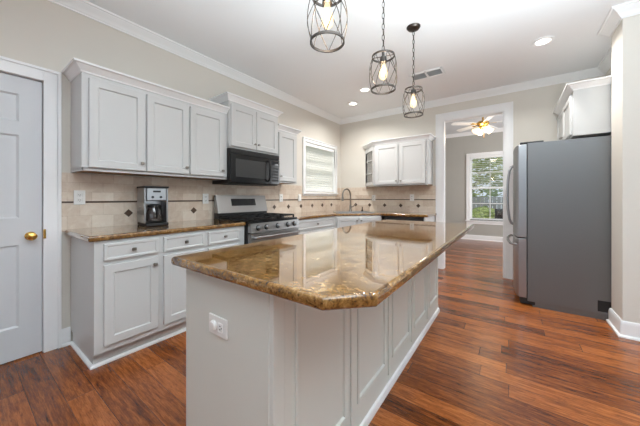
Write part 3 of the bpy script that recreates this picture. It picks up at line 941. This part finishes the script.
# five framed panels along the seating side; local x runs along +Y, front towards +X
PM = IM @ TX(IX1, 0, 0) @ RZ(R90)
ys = [IY0 + .045, 1.105, 1.57, 2.03, 2.49, IY1]
for i in range(5):
    a, c_ = ys[i] + .001, ys[i + 1] - .001
    p = MB(M['island'])
    st = .052
    R = lambda dx, dz, y: (a + dx, c_ - dx, .10 + dz, .862 - dz, y)
    p.rings([R(0, 0, .014), R(0, 0, .0), R(st, .06, .0), R(st, .06, -.006), R(st + .008, .068, -.010), R(st + .018, .078, -.006), R(st + .022, .082, .005)], Mx=PM)
    p.box((a, 0, 0), (c_, .014, .10), Mx=PM)
    p.box((a, 0, .862), (c_, .014, .873), Mx=PM)
    p.build('side_panel', t)
    if i:
        MB(M['island']).box((a - .018, -.009, .085), (a + .016, .002, .873), 0, .004, Mx=PM).build('batten_strip', t)
MB(M['trim']).sweep([(IX1 + .0, IY0 + .05), (IX1, IY1)], [(0, 0), (.017, 0), (.017, .02), (.012, .035), (0, .038)][::1], Mx=IM @ TX(0, 0, 0)).build('base_moulding', t)

counter('island_countertop', 'polished golden granite island countertop with a clipped corner', [(-1.19, .553), (-.392, .553), (-.288, .66), (-.288, 2.955), (-1.19, 2.955)])

# ================================================================== OUTLETS
def outlet(label, loc, rz, tilt=0, plug=False, switch=False):
    t = thing('power_outlet', label, 'outlet', loc, rz, 'white outlets and switches')
    t.rotation_euler = (0, tilt, rz) if not tilt else (Matrix.Rotation(rz, 3, 'Z') @ Matrix.Rotation(tilt, 3, 'Y')).to_euler()
    MB(M['plastic']).box((-.036, -.007, -.058), (.036, 0, .058), 0, .003).build('wall_plate', t)
    if switch:
        MB(M['plastic']).box((-.016, -.010, -.033), (.016, -.006, .033), 0, .002).build('rocker', t)
        return t
    for zz in (-.021, .021):
        if plug and zz > 0:
            MB(M['plastic']).lathe([(0, 0), (.019, 0), (.019, .006), (.014, .011), (0, .012)], 18, Mx=TX(0, -.007, zz) @ RX(R90)).build('plug_cover', t); continue
        s_ = MB(M['plastic'], M['slot'])
        s_.box((-.0165, -.009, zz - .014), (.0165, -.006, zz + .014), 0, .004)
        for xx in (-.006, .006): s_.box((xx - .0014, -.0096, zz - .003), (xx + .0014, -.0085, zz + .006), 1)
        s_.lathe([(0, 0), (.0026, 0), (.0026, .0006), (0, .0006)], 10, 1, Mx=TX(0, -.009, zz - .008) @ RX(R90))
        s_.build('receptacle', t)
    return t


outlet('white outlet on the tiles left of the coffee maker', (XL + .0185, .605, 1.168), R90)
outlet('white outlet on the tiles just left of the range', (XL + .0185, 1.70, 1.155), R90)
outlet('white outlet on the tiles right of the range, under the narrow cabinet', (XL + .0185, 2.93, 1.16), R90)
outlet('white switch on the tiles at the left edge of the kitchen window', (XL + .0185, 3.37, 1.165), R90, switch=True)
outlet('white outlet on the back tiles, nearest the faucet', (-2.115, YB - .0185, 1.16), 0)
outlet('white outlet on the back tiles, nearest the doorway', (-1.40, YB - .0185, 1.165), 0)
outlet('white sideways outlet with a round plug on the island end', (-.905, IY0 - .0045, .68), 0, -R90, True)

# ================================================================== COFFEE MAKER
t = thing('coffee_maker', 'steel and black drip coffee maker on the short counter', 'coffee maker', (-2.70, 1.085, ZT1), R90 - .12)
MB(M['blackm']).box((-.092, -.155, 0), (.092, .115, .028), 0, .010, 3).build('base', t)
MB(M['steel'], M['blackm']).box((-.082, .015, .028), (.082, .112, .335), 0, .012, 3).build('water_tower', t)
for s_ in (-1, 1): MB(M['steel']).box((s_ * .088 - .008, -.125, .028), (s_ * .088 + .008, .105, .34), 0, .006).build('side_column', t)
hd = MB(M['steel']).box((-.078, -.135, .225), (.078, .02, .338), 0, .010, 3).build('brew_head', t)
MB(M['blackm']).box((-.03, -.138, .30), (.03, -.133, .316), 0, .001).build('display', hd)
for x_ in (-.032, .032): MB(M['blackm']).lathe([(0, 0), (.011, 0), (.010, .006), (0, .007)], 14, Mx=TX(x_, -.134, .258) @ RX(R90)).build('button', hd)
MB(M['blackm']).box((-.098, -.142, .338), (.098, .115, .356), 0, .007, 3).build('lid', t)
ca = MB(M['coffee']).lathe([(0, .03), (.052, .03), (.066, .05), (.068, .09), (.058, .14), (.046, .165), (.046, .175)], 24, Mx=TX(0, -.065, 0)).build('carafe', t)
MB(M['blackm']).lathe([(.047, .165), (.052, .172), (.05, .185), (.03, .195), (0, .196)], 20, Mx=TX(0, -.065, 0)).build('carafe_lid', ca)
MB(M['blackm']).tube([(.0, -.115, .17), (0, -.148, .165), (0, -.15, .11), (0, -.13, .07)], .009, 8).build('carafe_handle', ca)

# ================================================================== PENDANTS
def pendant(label, x, y):
    t = thing('pendant_light', label, 'pendant light', (x, y, ZC), 0, 'cage pendant lights over the island')
    MB(M['bronze']).lathe([(0, 0), (.062, 0), (.062, -.006), (.05, -.020), (.02, -.028), (.008, -.032), (.006, -.045), (0, -.045)], 28).build('ceiling_canopy', t)
    zt, zb = -.585, -.82
    ch = MB(M['bronze']); z = -.04; k = 0
    while z > zt + .03:
        n_ = 12; h, wd = .024, .0085
        pts = []
        for i in range(n_):
            a = 2 * PI * i / n_; px = wd * math.cos(a); pz = h * math.sin(a)
            pts.append((px, 0, z - .02 + pz) if k % 2 == 0 else (0, px, z - .02 + pz))
        ch.tube(pts, .0022, 6, closed=True); z -= .039; k += 1
    ch.tube([(.004, 0, -.04), (.006, 0, -.3), (.004, 0, zt)], .0018, 5)
    ch.build('chain', t)
    cg = MB(M['bronze'])
    rt, rb, rm = .077, .083, .099
    rad = lambda s_: (rt * (1 - s_) + rb * s_) + (rm - (rt + rb) / 2) * math.sin(PI * s_)
    for r_, zz in ((rt, zt), (rb, zb)):
        cg.lathe([(r_ - .003, zz + .006), (r_ + .003, zz + .006), (r_ + .003, zz - .006), (r_ - .003, zz - .006), (r_ - .003, zz + .006)], 36)
    NW = 6
    for i in range(NW):
        for dirn in (-1, 1):
            pts = []
            for k in range(13):
                s_ = k / 12; a = 2 * PI * i / NW + dirn * s_ * (2 * PI / NW) * 1.0
                pts.append((rad(s_) * math.cos(a), rad(s_) * math.sin(a), zt + (zb - zt) * s_))
            cg.tube(pts, .0021, 5)
    for a in (0, PI / 2): cg.tube([(rt * math.cos(a), rt * math.sin(a), zt), (-rt * math.cos(a), -rt * math.sin(a), zt)], .003, 6)
    cg.build('wire_cage', t)
    MB(M['bronze']).lathe([(0, zt + .035), (.008, zt + .03), (.010, zt + .005), (.022, zt - .005), (.026, zt - .045), (.018, zt - .048), (0, zt - .048)], 20).build('lamp_socket', t)
    bl = MB(M['bulb']).lathe([(.013, zt - .045), (.015, zt - .06), (.026, zt - .095), (.031, zt - .125), (.026, zt - .15), (.012, zt - .165), (0, zt - .168)], 20).build('light_bulb', t)
    fl = MB(M['fil'])
    for i in range(6):
        a = 2 * PI * i / 6; fl.tube([(.004 * math.cos(a), .004 * math.sin(a), zt - .065), (.012 * math.cos(a), .012 * math.sin(a), zt - .095), (.007 * math.cos(a), .007 * math.sin(a), zt - .14)], .0014, 5)
    fl.build('filament', bl)
    d = bpy.data.lights.new('pendant_glow', 'POINT'); d.energy = 5.0; d.color = (1, .88, .72); d.shadow_soft_size = .03
    lo = bpy.data.objects.new('pendant_glow', d); COL.objects.link(lo); lo.parent = t; lo.location = (0, 0, zt - .115)
    return t


PX = -.742
p1 = pendant('nearest cage pendant light over the island, cut off by the photo top', PX, 1.09)
dup(p1, (PX, 1.80, ZC), 0.25, 'middle cage pendant light of the three over the island')
dup(p1, (PX, 2.52, ZC), 0.5, 'farthest cage pendant light, by the ceiling vent, with its canopy in view')

# ================================================================== CEILING FIXTURES
def can_light(label, x, y, power=7):
    t = thing('recessed_light', label, 'recessed light', (x, y, ZC), 0, 'recessed ceiling lights')
    MB(M['trim']).lathe([(.058, -.001), (.092, 0), (.095, -.004), (.088, -.010), (.064, -.010), (.058, -.001)], 32).build('trim_ring', t)
    MB(M['lens']).lathe([(0, -.0045), (.062, -.0045), (.062, -.002), (0, -.002)], 32).build('lens', t)
    d = bpy.data.lights.new('can_lamp', 'AREA'); d.shape = 'DISK'; d.size = .12; d.energy = power; d.color = (1, .985, .95); d.spread = math.radians(150)
    lo = bpy.data.objects.new('can_lamp', d); COL.objects.link(lo); lo.parent = t; lo.location = (0, 0, -.014)
    return t


can_light('recessed ceiling light nearest the refrigerator', .261, 3.516, 20)
can_light('recessed ceiling light in the kitchen corner above the sink', -2.176, 3.97, 14)
can_light('recessed ceiling light between the corner one and the pendants', -1.75, 3.56, 18)

t = thing('ceiling_vent', 'rectangular ceiling air vent beyond the pendant lights', 'vent', (-.885, 3.58, ZC), 0)
fr = MB(M['trim'])
vw, vd = .20, .105
for a, b_ in (((-vw, -vd, -.012), (vw, -vd + .024, 0)), ((-vw, vd - .024, -.012), (vw, vd, 0)), ((-vw, -vd, -.012), (-vw + .024, vd, 0)), ((vw - .024, -vd, -.012), (vw, vd, 0)), ((-.012, -vd, -.012), (.012, vd, 0))): fr.box(a, b_, 0, .003)
fr.build('vent_frame', t)
sl = MB(M['vent_dark'])
for k in range(8): sl.box((-vw + .02, -.010, -.001), (vw - .02, .010, .001), Mx=TX(0, -vd + .032 + k * .0205, -.006) @ RX(math.radians(35)))
sl.box((-vw + .02, -vd + .02, -.0015), (vw - .02, vd - .02, -.0005))
sl.build('vent_louvres', t)

# ================================================================== CEILING FAN (far room)
t = thing('ceiling_fan', 'white ceiling fan with brass motor and lit glass shades in far room', 'ceiling fan', (-.48, 6.45, ZF))
DROP = .13
MB(M['brass']).lathe([(0, 0), (.085, 0), (.085, -.02), (.05, -.045), (.02, -.06), (.016, -.23), (0, -.23)], 28).build('ceiling_canopy', t)
MB(M['brass']).lathe([(0, -.095), (.05, -.095), (.095, -.105), (.115, -.13), (.115, -.165), (.08, -.19), (.045, -.20), (.05, -.225), (.03, -.245), (0, -.245)], 32, Mx=TX(0, 0, -DROP)).build('motor_housing', t)
for k in range(5):
    a = 2 * PI * k / 5 + 0.0
    bl = MB(M['blade'])
    BM = RZ(a) @ TX(0, 0, -.15 - DROP) @ RX(math.radians(12))
    poly = [(.17, -.045), (.30, -.06), (.60, -.068), (.64, -.05), (.65, 0), (.64, .05), (.60, .068), (.30, .06), (.17, .045)]
    bl.prism(poly, -.004, .004, 0, Mx=BM)
    bo = bl.build('blade', t)
    MB(M['brass']).prism([(.10, -.012), (.24, -.03), (.24, .03), (.10, .012)], -.010, -.004, Mx=BM).build('blade_iron', bo)
for k in range(4):
    a = 2 * PI * k / 4 + .5
    SMx = RZ(a) @ TX(.055, 0, -.215 - DROP) @ RY(math.radians(-48))
    MB(M['brass']).lathe([(.012, .0), (.016, -.02), (.028, -.045), (.0, -.045)], 14, Mx=SMx).build('shade_holder', t)
    MB(M['shade']).lathe([(.026, -.04), (.034, -.06), (.045, -.09), (.055, -.125), (.068, -.145), (.066, -.147), (.052, -.127), (.041, -.09), (.03, -.06), (.022, -.042)], 20, Mx=SMx).build('glass_shade', t)
MB(M['brass']).tube([(.02, -.02, -.24 - DROP), (.02, -.02, -.55)], .0025, 6).lathe([(0, -.55), (.008, -.56), (.008, -.58), (0, -.59)], 10, Mx=TX(.02, -.02, 0)).build('pull_chain', t)
d = bpy.data.lights.new('fan_lamp', 'POINT'); d.energy = 14; d.color = (1, .85, .65); d.shadow_soft_size = .12
lo = bpy.data.objects.new('fan_lamp', d); COL.objects.link(lo); lo.parent = t; lo.location = (0, 0, -.50)

# ================================================================== OUTDOORS
o = MB(M['grass']).box((-30, FY1 + .5, -.35), (20, 40, -.25)).build('lawn'); tag(o, 'green lawn outside the far room window', 'lawn', kind='stuff')
o = MB(M['grass']).box((-30, -6, -.35), (XL - .5, FY1 + .5, -.25)).build('lawn'); tag(o, 'green lawn outside the kitchen window', 'lawn', kind='stuff')
o = MB(M['patio']).box((-2.2, FY1 + .6, -.25), (3.5, 12.2, -.2)).build('patio'); tag(o, 'pale concrete patio outside the far room window', 'patio')


def shrub(name, label, x, y, zc, rx, rz_, mat, n_=900, trunk=False, sz=.09):
    t = thing(name, label, 'tree' if trunk else 'shrub', (x, y, -.235), 0, 'garden greenery')
    rnd = random.Random(hash((round(x, 2), round(y, 2))) & 0xffff)
    f = MB(M[mat])
    for _ in range(n_):
        while True:
            q = Vector((rnd.uniform(-1, 1), rnd.uniform(-1, 1), rnd.uniform(-1, 1)))
            if .25 < q.length < 1: break
        c_ = Vector((q.x * rx, q.y * rx, zc + .25 + q.z * rz_))
        Rm = Matrix.Rotation(rnd.uniform(0, 6.3), 3, 'Z') @ Matrix.Rotation(rnd.uniform(0, 3), 3, 'X')
        s_ = sz * rnd.uniform(.6, 1.4)
        vs_ = [f.bm.verts.new(c_ + Rm @ Vector(p_) * s_) for p_ in ((-1, 0, 0), (0, -.5, .1), (1, 0, 0), (0, .5, .1))]
        f.face(vs_)
    f.build('foliage', t, smooth=False)
    st = MB(M['bark'])
    for k in range(4):
        a = k * 1.6; st.tube([(0, 0, 0), (.06 * math.cos(a), .06 * math.sin(a), (zc + .25) * .5), (rx * .4 * math.cos(a), rx * .4 * math.sin(a), zc + .3)], [.05, .035, .015], 7)
    st.build('trunk' if trunk else 'stems', t)


shrub('garden_tree', 'leafy garden tree left in the far room window view', -2.0, 16.6, 2.6, 1.9, 2.5, 'leaf_b', 2300, True, .14)
shrub('garden_tree', 'dark leafy garden tree at the right of the far room window view', 2.0, 22.0, 3.2, 2.9, 3.0, 'leaf_a', 2300, True, .15)
shrub('garden_shrub', 'low green shrub by the fence seen through the far room window', -.9, 12.9, .30, .55, .5, 'leaf_b', 900, False, .07)
shrub('garden_shrub', 'green shrub outside the kitchen window blind', -5.0, 4.6, 1.1, .9, 1.2, 'leaf_a', 900, False, .1)
t = thing('garden_fence', 'grey wooden garden fence beyond the patio', 'fence', (0, 14.2, -.25))
f_ = MB(M['fence'])
for i in range(60): f_.box((-5 + i * .16, 0, 0), (-5 + i * .16 + .145, .02, 1.45), 0, .003)
f_.build('pickets', t)
MB(M['fence']).box((-5, .02, .3), (4.6, .06, .39)).box((-5, .02, 1.1), (4.6, .06, 1.19)).build('rails', t)


def patio_chair(label, x, y, rz):
    t = thing('patio_chair', label, 'chair', (x, y, -.2), rz, 'patio chairs outside')
    MB(M['blackm']).box((-.26, -.26, .40), (.26, .26, .44), 0, .01).build('seat', t)
    MB(M['blackm']).box((-.26, .22, .44), (.26, .27, .98), 0, .02).build('backrest', t)
    for sx in (-1, 1):
        for sy in (-1, 1): MB(M['blackm']).box((sx * .24 - .02, sy * .23 - .02, 0), (sx * .24 + .02, sy * .23 + .02, .41)).build('leg', t)
        MB(M['blackm']).box((sx * .27 - .02, -.24, .62), (sx * .27 + .02, .25, .65), 0, .005).build('armrest', t)


patio_chair('dark patio chair seen low in the far room window', -.12, 10.9, .5)
patio_chair('dark patio chair behind the nearer one outside the far window', .25, 11.9, 2.6)
